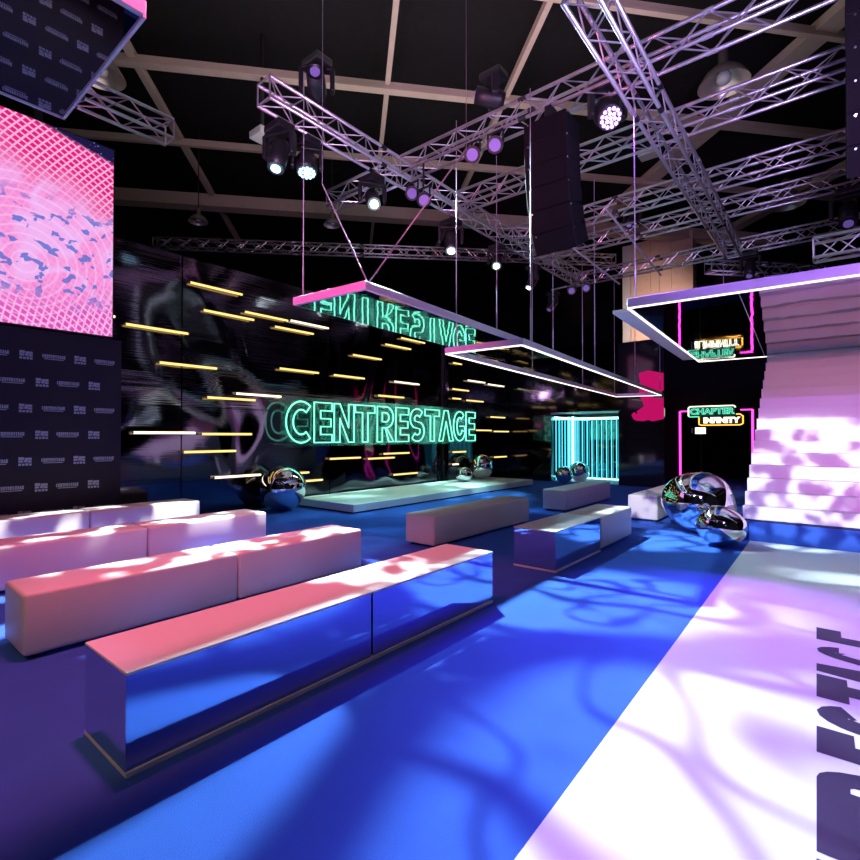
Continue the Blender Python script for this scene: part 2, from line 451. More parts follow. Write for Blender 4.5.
# ------------------------------------------------------------------ backdrop and screen
bd = thing('logo_backdrop', 'dark printed backdrop with rows of small white logos under the screen', 'backdrop', (-9.1, 1, 0))
obj('panel', B(-9.25, -9.0, -2.5, 3.16, 0, 3.04), M['backdrop'], bd)
bm = bmesh.new()
def add_bm(dst, src):
    me = bpy.data.meshes.new('tmp'); src.to_mesh(me); src.free(); dst.from_mesh(me); bpy.data.meshes.remove(me)
def word_at(dst, yc, zc, w, h, X):
    n = len(WORD); cw = w / n
    for i, ch in enumerate(WORD):
        a = yc - w / 2 + i * cw
        lp = glyph(ch, cw * .9 / h, .26)
        if ch == 'R': lp = [lp[0]]
        add_bm(dst, curve_bm(lp, lambda u, v, ww: V((X, a + u * h, zc - h / 2 + v * h)), fill=True))
for r_ in range(7):
    z = 2.66 - r_ * .38
    for c_ in range(7):
        if r_ % 2 == 0: yt, yq = 2.92 - .66 * c_, 2.59 - .66 * c_
        else: yt, yq = 2.44 - .66 * c_, 2.78 - .66 * c_
        if -1.5 < yt:
            word_at(bm, yt, z + .012, .285, .05, -8.996)
            box(bm, -8.9965, -8.9955, yt - .12, yt + .12, z - .035, z - .024)
        if -1.5 < yq:
            q0, z0 = yq - .075, z - .06   # square block logo: slanted bars above two rows of strokes
            for i, (a, b, c, d) in enumerate(((0, .062, .082, .12), (.07, .15, .078, .112), (.0, .05, .045, .075), (.06, .10, .048, .078), (.105, .15, .042, .072),
                                 (.0, .03, .0, .032), (.04, .07, .0, .03), (.08, .11, .0, .034), (.12, .15, .0, .03))):
                box(bm, -8.9965, -8.9955, q0 + a, q0 + b, z0 + c, z0 + d)
obj('logo_print', bm, M['print'], bd)

sc = thing('led_screen', 'huge glowing pink video screen above the logo backdrop', 'screen', (-8.95, -1.5, 3.08))
obj('housing', B(-9.2, -8.97, -1.52, 3.03, 3.06, 6.08), M['blackmetal'], sc)
bm = B(-8.968, -8.955, -1.5, 3.01, 3.08, 6.06)
o = obj('screen_face', bm, M['led_screen'], sc)
obj('hanging_bracket', B(-9.1, -9.0, 2.0, 2.1, 6.08, 6.4), M['blackmetal'], sc)

# ------------------------------------------------------------------ benches
def soft_bench(x0, x1, y0, y1, h, label, group):
    t = thing('upholstered_bench', label, 'bench', ((x0 + x1) / 2, (y0 + y1) / 2, 0), 0, group)
    b = B(x0, x1, y0, y1, .03, h, bev=.028, seg=3)
    o = obj('seat_block', b, M['vinyl'], t, smooth=True)
    bm = bmesh.new()
    for x in (x0 + .04, x1 - .04):
        tube(bm, (x, y0 + .05, h - .004), (x, y1 - .05, h - .004), .004, 6)
    obj('seam_piping', bm, M['vinyl'], o)
    for x in (x0 + .07, x1 - .07):
        for y in (y0 + .08, y1 - .08):
            obj('foot', tb((x, y, 0), (x, y, .035), .022, 10), M['blackmetal'], t)
    return t
g = 'white upholstered block benches'
soft_bench(-4.72, -4.2, .90, 2.435, .45, 'white upholstered bench in the front row of the left group, nearest unit', g)
soft_bench(-4.72, -4.2, 2.445, 3.95, .45, 'white upholstered bench in the front row of the left group, far unit', g)
soft_bench(-6.70, -6.17, .95, 2.455, .45, 'white upholstered bench in the middle row of the left group, near unit', g)
soft_bench(-6.70, -6.17, 2.465, 4.0, .45, 'white upholstered bench in the middle row of the left group, far unit', g)
soft_bench(-8.62, -8.1, .97, 2.465, .45, 'white upholstered bench along the logo backdrop, near unit', g)
soft_bench(-8.62, -8.1, 2.475, 4.02, .45, 'white upholstered bench along the mirror wall, far unit of the back row', g)
soft_bench(-4.72, -4.2, 5.25, 7.9, .43, 'long white bench alone in front of the white platform', g)
soft_bench(-4.70, -4.2, 9.40, 11.9, .43, 'long pinkish white bench standing before the cyan portal', g)
soft_bench(-2.98, -2.47, 9.3, 11.7, .45, 'pinkish white bench half hidden behind the big silver balloon', g)
soft_bench(-2.95, -2.42, 6.51, 7.75, .45, 'short white bench joined to the far end of the small mirrored bench', g)

def mirror_bench(x0, x1, y0, y1, h, label, e0, e1):
    t = thing('mirrored_bench', label, 'bench', ((x0 + x1) / 2, (y0 + y1) / 2, 0), 0, 'mirror sided benches')
    obj('top_board', B(x0 - .004, x1 + .004, y0, y1, h - .014, h, bev=.002, seg=1), M['white'], t)
    obj('base_board', B(x0 - .004, x1 + .004, y0, y1, 0, .022), M['white'], t)
    obj('core', B(x0 + .012, x1 - .012, y0 + .012, y1 - .012, .022, h - .014), M['blackmetal'], t)
    obj('mirror_panel', B(x1 - .011, x1 - .003, y0 + .006, y1 - .006, .023, h - .015), M['mirror'], t)
    obj('mirror_panel', B(x0 + .003, x0 + .011, y0 + .006, y1 - .006, .023, h - .015), M['mirror'], t)
    if e0: obj('mirror_panel', B(x0 + .003, x1 - .003, y0, y0 + .005, .023, h - .015), M['mirror'], t)
    if e1: obj('mirror_panel', B(x0 + .003, x1 - .003, y1 - .005, y1, .023, h - .015), M['mirror'], t)
mirror_bench(-2.96, -2.44, .885, 2.385, .46, 'long mirror sided bench in the foreground, nearest unit with pale top', 1, 0)
mirror_bench(-2.96, -2.44, 2.389, 3.895, .46, 'long mirror sided bench in the foreground, far unit with pale top', 0, 1)
mirror_bench(-2.95, -2.43, 5.17, 6.50, .45, 'smaller mirror sided bench further back, joined to a white one', 1, 0)

# platform under the neon sign
pf = thing('low_platform', 'long low white platform beneath the green neon sign', 'platform', (-8.1, 9.9, 0))
obj('deck', B(-9.08, -7.27, 6.6, 13.9, .03, .178, bev=.006, seg=1), M['satin'], pf)
obj('recessed_base', B(-9.0, -7.35, 6.68, 13.82, 0, .03), M['blackmetal'], pf)

# runway with floor lettering
rw = thing('runway', 'white runway floor running from the camera to the stairs', 'runway', (.9, 3, 0))
bm = polyprism(bmesh.new(), [(-.84, -2.5), (2.98, -2.5), (2.80, 8.49), (-1.01, 8.49)], .0005, .006)
bmesh.ops.recalc_face_normals(bm, faces=bm.faces)
obj('runway_floor', bm, M['runway'], rw)
def lx(y): return -.14 + (4.47 - y) * .029
yy = [(4.69,4.98),(4.21,4.62),(3.98,4.20),(3.67,4.02),(3.31,3.63),(3.02,3.29),(2.62,2.95),(2.30,2.62),(1.94,2.26),(1.60,1.86),(1.2,1.54)]
yy[2] = (4.0, 4.36)
# far to near: E G A T S E R T N E C ; letters read away from the camera
for ch, (a, b) in zip(WORD[::-1], yy):
    if ch == 'G': a, b = 4.30, 4.64
    if ch == 'A': a, b = 3.93, 4.32
    if ch == 'T' and a > 3.5: a, b = 3.66, 4.01
    H_ = .95; w = (b - a) / H_
    lp = glyph(ch, w, .155 if ch in 'ET' else .14)
    if ch == 'G':
        lp = [thick(arc(w * .5, .5, w * .5 - .055, .445, 40, 320, 24) , .11)]
    bm = curve_bm(lp, lambda u, v, ww, a=a: V((lx(a + u * H_) + (1 - v) * H_, a + u * H_, .0075)), fill=True)
    obj('floor_letter', bm, M['letter'], rw)
    if ch == 'G':
        obj('floor_letter', B(lx(a) + .50 * H_, lx(a) + .60 * H_, a + .18, b, .0068, .0075), M['letter'], rw)

# ------------------------------------------------------------------ stairs
st = thing('staircase', 'broad white staircase rising at the end of the runway', 'stairs', (.9, 8.5, 0))
z, y = .31, 8.52
for i in range(15):
    y1 = 12.0 if i == 14 else y + .40
    obj('step', B(-1.1 - 0 * i, 2.9, y, y1, z - (.008 if i else .0), z + .186, bev=.004, seg=1), M['stairs'], st)
    z += .186; y += .236
pb = thing('stair_plinth', 'blue carpeted plinth under the white staircase', 'plinth', (.9, 10, 0))
obj('plinth_body', B(-1.02, 2.85, 8.5, 12.0, 0.0, .3), M['carpet'], pb)
obj('edge_strip', B(-1.02, 2.85, 8.494, 8.4995, .285, .3), M['blackmetal'], pb)
bm = bmesh.new()
for i in range(15):
    box(bm, -1.0, 2.8, 8.75 + i * .236, 11.98, .31 + i * .186 if i else .305, .31 + i * .186 + .17)
obj('carriage', bm, M['stairs'], st)

# ------------------------------------------------------------------ canopies
def wires(parent, pts, z0, z1, r=.006):
    for x, y in pts:
        obj('suspension_wire', tb((x, y, z0), (x, y, z1), r, 6), M['wire'], parent)
        obj('chain_end', tb((x, y, z0), (x, y, z0 + .45), r * 1.5, 6), M['wire'], parent)
def lobj(name, bm, mat, parent): return obj(name, bm, mat, parent, world=False)
c1 = thing('mirror_canopy', 'narrow hanging canopy with mirrored underside reflecting the green sign', 'canopy', (-4.0, 3.8, 0), R(3.8))
lobj('frame', B(-1.2, 0, 0, 5.75, 3.107, 3.20, bev=.003, seg=1), M['satin'], c1)
lobj('mirror_underside', B(-1.17, -.03, .03, 5.72, 3.100, 3.106), M['canopy_mirror'], c1)
def lwires(parent, pts, z0, z1, r=.006):
    for x, y in pts:
        lobj('suspension_wire', tb((x, y, z0), (x, y, z1), r, 6), M['wire'], parent)
        lobj('chain_end', tb((x, y, z0), (x, y, z0 + .4), r * 1.6, 6), M['wire'], parent)
lwires(c1, [(-1.15, .12), (-.08, 5.6), (-.08, 3.2)], 3.20, 6.05)
for a, b in (((-.05, .1, 3.20), (-.9, .2, 4.6)), ((-.05, .1, 3.20), (.8, .8, 4.75))):
    lobj('chain_sling', tb(a, b, .008, 6), M['wire'], c1)
    lobj('suspension_wire', tb(b, (b[0], b[1], 9.5), .003, 6), M['wire'], c1)

c2 = thing('light_frame', 'hanging open rectangular frame lined with white light strip', 'light', (-4.0, 10, 2.65))
P = [V((-4.28, 5.62, 2.65)), V((-3.12, 5.68, 2.65)), V((-3.92, 15.2, 2.65)), V((-5.08, 14.9, 2.65))]
for i in range(4):
    a, b = P[i], P[(i + 1) % 4]; d = (b - a).normalized(); s = V((-d.y, d.x, 0)) * .022
    bm = bmesh.new(); polyprism(bm, [(q.x, q.y) for q in (a - s, b - s, b + s, a + s)], 2.66, 2.74)
    bmesh.ops.recalc_face_normals(bm, faces=bm.faces)
    obj('frame_rail', bm, M['satin'], c2)
    s2 = s * .5
    bm = bmesh.new(); polyprism(bm, [(q.x, q.y) for q in (a - s2, b - s2, b + s2, a + s2)], 2.645, 2.66)
    bmesh.ops.recalc_face_normals(bm, faces=bm.faces)
    obj('led_strip', bm, M['led'], c2)
for p, q in ((P[0], P[3]), (P[1], P[2])):
    wires(c2, [tuple((p + (q - p) * f)[:2]) for f in (.03, .33, .66, .98)], 2.74, 6.1)

c3 = thing('mirror_canopy', 'large white edged canopy with light strip and mirrored underside above the stairs', 'canopy', (-2.06, 6.45, 0), R(3.0))
lobj('frame', B(0, 5.3, 0, 5.65, 3.112, 3.225, bev=.003, seg=1), M['satin'], c3)
for x0, x1 in ((.04, 1.19), (1.20, 2.9), (2.91, 5.26)):
    lobj('mirror_underside', B(x0, x1, .04, 5.61, 3.104, 3.111), M['canopy_mirror'], c3)
for a in ((0, 5.3, 0, .017), (0, 5.3, 5.63, 5.65), (0, .017, .017, 5.63)):
    lobj('led_strip', B(*a, 3.095, 3.111), M['led'], c3)
lobj('side_board', B(-.25, -.02, .25, 5.3, 3.12, 3.16), M['satin'], c3)
lwires(c3, [(.06, .15), (.5, 5.4), (2.6, 1.55), (2.3, .15)], 3.225, 6.05, .008)

c4 = thing('mirror_canopy', 'mirrored canopy corner over the screen reflecting the logo backdrop', 'canopy', (-4.6, 0, 4.3))
obj('frame', B(-5.33, -3.6, -2.5, 1.40, 4.33, 4.43, bev=.003, seg=1), M['satin'], c4)
obj('mirror_underside', B(-5.30, -3.63, -2.47, 1.37, 4.318, 4.329), M['mirror'], c4)
for a in ((-5.33, -5.31, -2.5, 1.4), (-5.33, -3.6, 1.38, 1.4)):
    obj('edge_trim', B(*a, 4.31, 4.33), M['white'], c4)
wires(c4, [(-5.2, 1.2), (-3.8, 1.2)], 4.43, 9.5)

# ------------------------------------------------------------------ lighting trusses
def truss(p, q, label, s=.29, rc=.025, rl=.010, pitch=.29, ends=True, name='lighting_truss'):
    p, q = V(p), V(q); d = q - p; L = d.length; d.normalize()
    side = V((-d.y, d.x, 0)).normalized(); up = d.cross(side) * -1
    if up.z < 0: up = -up
    t = thing(name, label, 'truss', tuple((p + q) / 2), 0, 'aluminium lighting trusses')
    h = s / 2; cs = [side * a * h + up * b * h for a, b in ((-1, -1), (1, -1), (1, 1), (-1, 1))]
    for c in cs: obj('chord', tb(p + c, q + c, rc, 8), M['alu'], t, smooth=True)
    bm = bmesh.new(); n = max(2, int(L / pitch))
    for f in range(4):
        a, b = cs[f], cs[(f + 1) % 4]
        for i in range(n):
            u, v = p + d * (L * i / n), p + d * (L * (i + 1) / n)
            if (i + f) % 2: tube(bm, u + a, v + b, rl, 5, cap=False)
            else: tube(bm, u + b, v + a, rl, 5, cap=False)
        for i in (0, n): 
            u = p + d * (L * i / n); tube(bm, u + a, u + b, rl * 1.3, 5, cap=False)
    obj('lattice', bm, M['alu'], t)
    # collars where the truss sections join
    m = int(L // 2.5)
    for i in range(1, m + 1):
        u = p + d * (L * i / (m + 1))
        for c in cs: obj('coupler', tb(u + c - d * .06, u + c + d * .06, rc * 1.25, 8), M['blackmetal'] if i % 2 else M['alu'], t)
    return t
ZT = 6.2
truss((-6.05, 3.85, ZT), (-6.05, 14.7, ZT), 'long truss running from upper left to the central corner, carrying the lit lamps')
truss((-7.85, 6.55, ZT), (-6.23, 6.55, ZT), 'short truss stub sticking out left behind the flaring lamp')
truss((-5.87, 6.55, ZT), (3.6, 6.55, ZT), 'pink lit truss carrying the large speaker column')
truss((-5.87, 8.2, ZT), (3.6, 8.2, ZT), 'cross truss directly behind the speaker column, upper one')
truss((-5.87, 10.4, ZT), (3.6, 10.4, ZT), 'cross truss meeting the long truss below the upper one')
truss((-5.87, 11.87, ZT), (3.6, 11.87, ZT), 'cross truss passing the lower end of the speaker column')
truss((-6.23, 14.5, ZT), (3.6, 14.5, ZT), 'farthest cross truss closing the rig at the central corner')
truss((-1.92, 4.6, 5.88), (-1.92, 13.75, 5.88), 'thick truss descending steeply on the right, underneath the cross trusses', s=.30, rc=.028)
truss((-8.1, 1.0, 6.25), (-8.1, 3.5, 6.25), 'short truss above the pink video screen')
truss((-16.74, 6.81, 7.6), (-6.03, 17.5, 7.6), 'distant horizontal truss along the black drape')
truss((-2.81, 15.7, 6.2), (-.4, 18.2, 6.2), 'distant truss behind the beige pillar, right side')
truss((-.29, 9.6, 4.32), (3.6, 9.6, 4.32), 'truss directly above the large white edged canopy at right')
truss((1.5, 6.75, 6.2), (1.5, 14.3, 6.2), 'truss at the far right joining the cross trusses') if False else None
# rods leaning across the rig
for a, b, lab in (((-4.92, 11.3, 6.0), (-5.05, 15.1, 6.02), 'pale pipe slanting down below the speaker column'),
                  ((-3.58, 9.9, 6.02), (-3.87, 15.0, 6.02), 'pale pipe slanting in front of the beige pillar')):
    p, q = V(a), V(b)
    t = thing('scaffold_pipe', lab, 'pipe', tuple((p + q) / 2))
    obj('pipe', tb(p, q, .024, 8), M['white'], t); d = (q - p).normalized()
    obj('pipe_end', tb(p, p + d * .05, .029, 8), M['white'], t); obj('pipe_end', tb(q - d * .05, q, .029, 8), M['white'], t)

# pillar
pl = thing('pillar', 'beige clad pillar rising behind the light rig', 'pillar', (-5.6, 21.3, 0))
for i in range(3): obj('cladding_panel', B(-6.55 + i * .765, -6.55 + (i + 1) * .765 - .012, 21, 21.6, 0, 9.3), M['pillar'], pl)
obj('shaft', B(-6.9, -6.57, 21.05, 21.7, 0, 9.3), M['lamp_grey'], pl)

# ------------------------------------------------------------------ lamps
def rot_to(d):
    return V(d).normalized().to_track_quat('-Z', 'Y')
def spot_light(parent, energy, col, ang, blend=.3, rad=.04, gobo=None, local=(0, 0, -.2), quat=None, maxb=None):
    ld = bpy.data.lights.new('lamp_beam', 'SPOT'); ld.energy = energy; ld.color = col
    ld.spot_size = R(ang); ld.spot_blend = blend; ld.shadow_soft_size = rad
    if gobo: gobo(ld, quat, ROOT[parent] + V(local))
    o = bpy.data.objects.new('lamp_beam', ld); C.objects.link(o); o.parent = parent
    o.location = local
    if quat is not None: o.rotation_euler = quat.to_euler()
    return o
def moving_head(loc, aim, label, lens='lens_w', beam=None, size=1., wash=False, grp='moving head lamps on the rig'):
    """loc = clamp point under the truss; the head hangs from a base and a yoke and points at aim"""
    s = size; t = thing('moving_head_lamp', label, 'lamp', loc, 0, grp)
    obj('clamp', B(-.03 * s, .03 * s, -.02 * s, .02 * s, -.06 * s, .02, bev=.005, seg=1), M['blackmetal'], t, world=False)
    obj('base', B(-.17 * s, .17 * s, -.13 * s, .13 * s, -.17 * s, -.06 * s, bev=.025 * s), M['blackmetal'], t, world=False)
    hc = V((0, 0, -.42 * s)); d = (V(aim) - (V(loc) + hc)).normalized(); yaw = math.atan2(d.x, -d.y)
    rz = Matrix.Rotation(yaw, 4, 'Z')
    bm = bmesh.new()
    for sx in (-1, 1): box(bm, sx * .20 * s - .03 * s, sx * .20 * s + .03 * s, -.055 * s, .055 * s, -.48 * s, -.18 * s, bev=.02 * s)
    box(bm, -.20 * s, .20 * s, -.055 * s, .055 * s, -.21 * s, -.171 * s, bev=.01 * s)
    bmesh.ops.transform(bm, matrix=rz, verts=bm.verts)
    obj('yoke', bm, M['blackmetal'], t, world=False)
    q = d.to_track_quat('-Z', 'Y').to_matrix().to_4x4(); mt = Matrix.Translation(hc) @ q
    rr = .155 * s if wash else .12 * s; l0, l1 = (.14, .12) if wash else (.16, .26)
    bm = bmesh.new()
    prof = [(.05, l0 * s), (rr * .8, l0 * s), (rr, l0 * .6 * s), (rr, -l1 * .4 * s), (rr * .93, -l1 * s), (rr * .86, -l1 * s), (rr * .84, -l1 * .93 * s)]
    rings = []
    for r_, z_ in prof: rings.append([bm.verts.new((r_ * math.cos(a * math.pi / 10), r_ * math.sin(a * math.pi / 10), z_)) for a in range(20)])
    for A, Bn in zip(rings, rings[1:]):
        for i in range(20): bm.faces.new((A[i], A[(i + 1) % 20], Bn[(i + 1) % 20], Bn[i]))
    bm.faces.new(rings[0]); bm.faces.new(rings[-1][::-1])
    bmesh.ops.transform(bm, matrix=mt, verts=bm.verts); bmesh.ops.recalc_face_normals(bm, faces=bm.faces)
    h = obj('head', bm, M['blackmetal'], t, world=False, smooth=True)
    if wash:
        bm = bmesh.new()
        for R_, n in ((0, 1), (.05, 6), (.10, 12)):
            for i in range(n):
                a = 2 * math.pi * i / n
                p = V((R_ * s * math.cos(a), R_ * s * math.sin(a), -l1 * s - .004)); tube(bm, mt @ p, mt @ (p + V((0, 0, -.012))), .021 * s, 10)
    else:
        bm = bmesh.new(); tube(bm, mt @ V((0, 0, -l1 * s + .01)), mt @ V((0, 0, -l1 * s - .012)), rr * .52, 20)
    obj('lens', bm, M[lens], h, world=False)
    if beam:
        e, col, ang, blend, rad, gobo = beam
        off = hc + d * (l1 * s + .06)
        spot_light(t, e, col, ang, blend, rad, gobo, off, rot_to(d))
    return t

SGN = 1.
def gobo_fn(scale, thr, soft, seed, branch=True, floor_=.02, leaf=.5, cuts=()):
    def f(ld, quat, pos):
        ld.use_nodes = True; nt = ld.node_tree; nt.nodes.clear()
        out = nt.nodes.new('ShaderNodeOutputLight'); em = nt.nodes.new('ShaderNodeEmission')
        nt.links.new(em.outputs[0], out.inputs[0])
        tc = nt.nodes.new('ShaderNodeTexCoord'); sp = nt.nodes.new('ShaderNodeSeparateXYZ')
        nt.links.new(tc.outputs['Normal'], sp.inputs[0])
        zc = E(nt, sp.outputs[2]).abs().max(.02)
        x = E(nt, sp.outputs[0]) / zc; y = E(nt, sp.outputs[1]) / zc
        cb = nt.nodes.new('ShaderNodeCombineXYZ'); nt.links.new(x.k, cb.inputs[0]); nt.links.new(y.k, cb.inputs[1]); cb.inputs[2].default_value = seed
        # big soft limbs
        nz = tex(nt, 'ShaderNodeTexNoise', scale * .8, cb.outputs[0], Detail=1.5)
        wr = nt.nodes.new('ShaderNodeVectorMath'); wr.operation = 'MULTIPLY_ADD'
        nt.links.new(nz.outputs['Color'], wr.inputs[0]); wr.inputs[1].default_value = (.55 / scale,) * 3
        nt.links.new(cb.outputs[0], wr.inputs[2])
        res = None
        if branch:
            for sc_, w0, w1, sd in ((scale * .38, .020, .020 + soft * .45, 0.), (scale * .8, .004, soft * .40, 3.), (scale * 1.7, .0, soft * .30, 7.)):
                ad = nt.nodes.new('ShaderNodeVectorMath'); ad.operation = 'ADD'
                nt.links.new(wr.outputs[0], ad.inputs[0]); ad.inputs[1].default_value = (sd, sd, sd)
                vo = tex(nt, 'ShaderNodeTexNoise', sc_, ad.outputs[0], Detail=.6)
                m_ = (E(nt, vo.outputs[0]) - .5).abs().step(w0, w1)
                res = m_ if res is None else res * m_
        nl = tex(nt, 'ShaderNodeTexNoise', scale * leaf, wr.outputs[0], Detail=2.5, Roughness=.55)
        lm = E(nt, nl.outputs[0]).step(thr - soft * .35, thr + soft * .35)
        res = lm if res is None else res * lm
        res = res * (1 - floor_) + floor_
        for p1, p2, inside in cuts:      # framing shutters: straight edges of the projected picture
            n = (V(p1) - pos).cross(V(p2) - pos).normalized()
            if n.dot(V(inside) - pos) < 0: n = -n
            n = quat.inverted() @ n
            e = x * (n.x * SGN) + y * (n.y * SGN) - n.z
            res = res * e.step(-.006, .012)
        nt.links.new(res.k, em.inputs[1])
    return f

G = gobo_fn
def P_(cuts):
    # plain beam with framing shutters only
    def f(ld, quat, pos):
        G(1., -1., .1, 0., branch=False, floor_=0., cuts=cuts)(ld, quat, pos)
    return f
# real-world positions of the lamps on the rig
moving_head((-6.2, 4.2, 6.02), (-5.6, 2.7, .4), 'big spot lamp at the left end of the long truss, left of a pair', 'lens_c', size=1.1,
            beam=(6500, (.92, .95, 1.), 66, .15, .05, G(11., .53, .09, 3.1, branch=False, leaf=1.1, floor_=.0, cuts=[((-5, .5, 0), (-2.2, 2.3, 0), (-6, 4, 0)), ((-9., -5, .35), (-9., 5, .35), (-5, 2, 0)), ((-9, 4.3, .3), (-2, 4.3, .3), (-5, 2, 0))])))
moving_head((-6.2, 4.68, 6.02), (-5.2, 4.0, 0), 'wash lamp with a ring of white diodes, right of a pair at the left end', 'lens_c', size=1.05, wash=True,
            beam=(140, (1., .18, .30), 90, .9, .1, P_([((-9, 4.4, .3), (0, 4.4, .3), (-4, 2, 0))])))
moving_head((-6.2, 6.05, 6.02), (-1.3, 2.6, 0), 'brightly flaring lamp where the two near trusses cross', 'lens_w', size=1.05,
            beam=(350, (.7, .42, 1.), 60, .4, .05, None))
moving_head((-6.2, 8.3, 6.02), (-4.5, 6.3, 0), 'tilted barrel lamp right of the crossing with an oval lens', 'lens_w', size=1.15,
            beam=(700, (.35, .85, 1.), 80, .5, .1, G(5., .45, .2, 5.5, leaf=.8, floor_=.1)))
moving_head((-6.2, 10.1, 6.02), (-4.0, 6.0, 1), 'small lit lamp under the middle of the long truss', 'lens_w', size=1.,
            beam=(500, (.25, .75, 1.), 90, .6, .1, None))
moving_head((-6.2, 11.9, 6.02), (-8.2, 9.6, 0), 'small bluish lit lamp nearest the central corner', 'lens_w', size=1.,
            beam=(4200, (.45, 1., .82), 60, .5, .1, G(4., .44, .25, 1.5, leaf=.8, floor_=.2)))
moving_head((-2.40, 6.74, 6.33), (.9, 3.6, 0), 'large violet glowing wash lamp next to the speaker column', 'lens_p', size=1.15, wash=True,
            beam=(2500, (.47, .12, 1.), 66, .7, .12, G(2.6, .46, .25, 5.2, leaf=.9, branch=False, floor_=.35, cuts=[((-2.3, 0, 0), (-2.3, 8, 0), (0, 3, 0))])))
t_ = moving_head((-6.85, 14.45, 6.02), (-9, 11, 0), 'unlit tilted lamp hanging under the central corner', 'lens_d', size=1.)
obj('outrigger_arm', tb((-6.9, 14.45, 6.03), (-6.1, 14.36, 6.03), .024, 8), M['alu'], t_)
moving_head((-1.66, 14.36, 6.02), (-2, 12, 0), 'dark lamp hanging below the far cross truss beside the thick truss', 'lens_d', size=1.)
moving_head((-3.7, 12.0, 6.9), (-3.9, 10, 5), 'dark lamp standing above the truss in front of the beige pillar', 'lens_d', size=.95)
moving_head((.15, 11.73, 6.02), (0, 8, 0), 'dark lamp hanging from the cross truss at the right edge', 'lens_d', size=1.2)
moving_head((-3.95, 6.35, 6.95), (-5, 5.5, 6.8), 'dark lamp mounted on top of the pink lit truss', 'lens_d', size=1.05)
moving_head((-5.8, 4.55, 6.98), (-5, 3.8, 6.6), 'dark lamp mounted on top of the long truss near its left end', 'lens_d', size=1.1)

def par(loc, aim, label, beam=None):
    t = thing('par_can', label, 'lamp', loc, 0, 'small round par lamps')
    hc = V((0, 0, -.16)); d = (V(aim) - V(loc)).normalized(); q = d.to_track_quat('-Z', 'Y').to_matrix().to_4x4(); mt = Matrix.Translation(hc) @ q
    bm = bmesh.new(); tube(bm, mt @ V((0, 0, .12)), mt @ V((0, 0, -.06)), .07, 16, r2=.115)
    tube(bm, mt @ V((0, 0, -.06)), mt @ V((0, 0, -.08)), .125, 16)
    obj('can', bm, M['blackmetal'], t, world=False, smooth=False)
    bm = bmesh.new(); tube(bm, mt @ V((0, 0, -.078)), mt @ V((0, 0, -.088)), .088, 16)
    obj('lens', bm, M['lens_d'], t, world=False)
    bm = bmesh.new(); box(bm, -.14, -.125, -.015, .015, -.18, .02); box(bm, .125, .14, -.015, .015, -.18, .02); box(bm, -.14, .14, -.015, .015, .0, .02)
    obj('yoke', bm, M['blackmetal'], t, world=False)
    if loc[2] < 5.9: obj('drop_pipe', tb((0, 0, 0), (0, 0, 6.04 - loc[2]), .018, 8), M['blackmetal'], t, world=False)
    if beam:
        e, col, ang, blend, rad, gobo = beam
        spot_light(t, e, col, ang, blend, rad, gobo, hc + d * .12, rot_to(d))
par((-5.35, 6.405, 5.62), (-1.0, 2.7, 0), 'round par lamp one step right of the crossing',
    beam=(6300, (.66, .92, 1.), 112, .2, .05, G(5.6, .35, .11, 21.3, leaf=.8, floor_=.09, cuts=[((-2.38, 0, 0), (-2.38, 8, 0), (0, 3, 0)), ((-3, 8.6, 0), (3, 8.6, 0), (0, 3, 0))])))
for loc, lab in (((-5.9, 6.75, 6.02), 'round par lamp right at the crossing of the near trusses'),
                 ((-4.36, 6.4, 6.02), 'round par lamp under the pink lit truss, left of a pair'),
                 ((-3.95, 6.4, 6.02), 'round par lamp under the pink lit truss, right of a pair'),
                 ((-6.2, 14.35, 6.02), 'tiny par lamp under the central corner, left of a pair'),
                 ((-5.75, 14.35, 6.02), 'tiny par lamp under the central corner, right of a pair')):
    par(loc, (-1.5, 1.0, .5), lab)

# ------------------------------------------------------------------ speaker columns
def line_array(x, y, ztop, label, n=6, w=.62, dep=.46, h=.30):
    t = thing('speaker_column', label, 'speaker', (x, y, ztop))
    obj('rigging_frame', B(x - .05, x + .05, y - .12, y + .12, ztop, ztop + .22, bev=.01, seg=1), M['blackmetal'], t)
    py, pz, a = y - dep / 2, ztop, 0.
    for i in range(n):
        a = R((0, 3, 7, 13, 20, 28)[i])
        mt = Matrix.Translation((x, py, pz)) @ Matrix.Rotation(a, 4, 'X')
        bm = bmesh.new(); box(bm, -w / 2, w / 2, .012, dep, -h + .006, 0, bev=.008, seg=1)
        bmesh.ops.transform(bm, matrix=mt, verts=bm.verts); cab = obj('cabinet', bm, M['speaker'], t)
        bm = bmesh.new(); box(bm, -w / 2 + .015, w / 2 - .015, 0, .014, -h + .012, -.008)
        bmesh.ops.transform(bm, matrix=mt, verts=bm.verts); obj('grille', bm, M['grille'], cab)
        bm = bmesh.new(); box(bm, w / 2, w / 2 + .003, .12, .16, -h * .55, -h * .40); box(bm, w / 2, w / 2 + .003, .20, .24, -h * .55, -h * .40)
        bmesh.ops.transform(bm, matrix=mt, verts=bm.verts); obj('handle_slot', bm, M['void'], cab)
        bm = bmesh.new(); tube(bm, (-w / 2 + .07, -.001, -.03), (-w / 2 + .07, -.006, -.03), .011, 8); tube(bm, (w / 2, .03, -.03), (w / 2 + .006, .03, -.03), .012, 8)
        bmesh.ops.transform(bm, matrix=mt, verts=bm.verts); obj('pin', bm, M['screw'], cab)
        q = mt @ V((0, 0, -h)); py, pz = q.y, q.z
line_array(-3.06, 6.42, 5.80, 'tall curved black speaker column hanging left of the violet lamp')
line_array(.38, 6.4, 5.80, 'black speaker column cut off by the right edge of the picture')

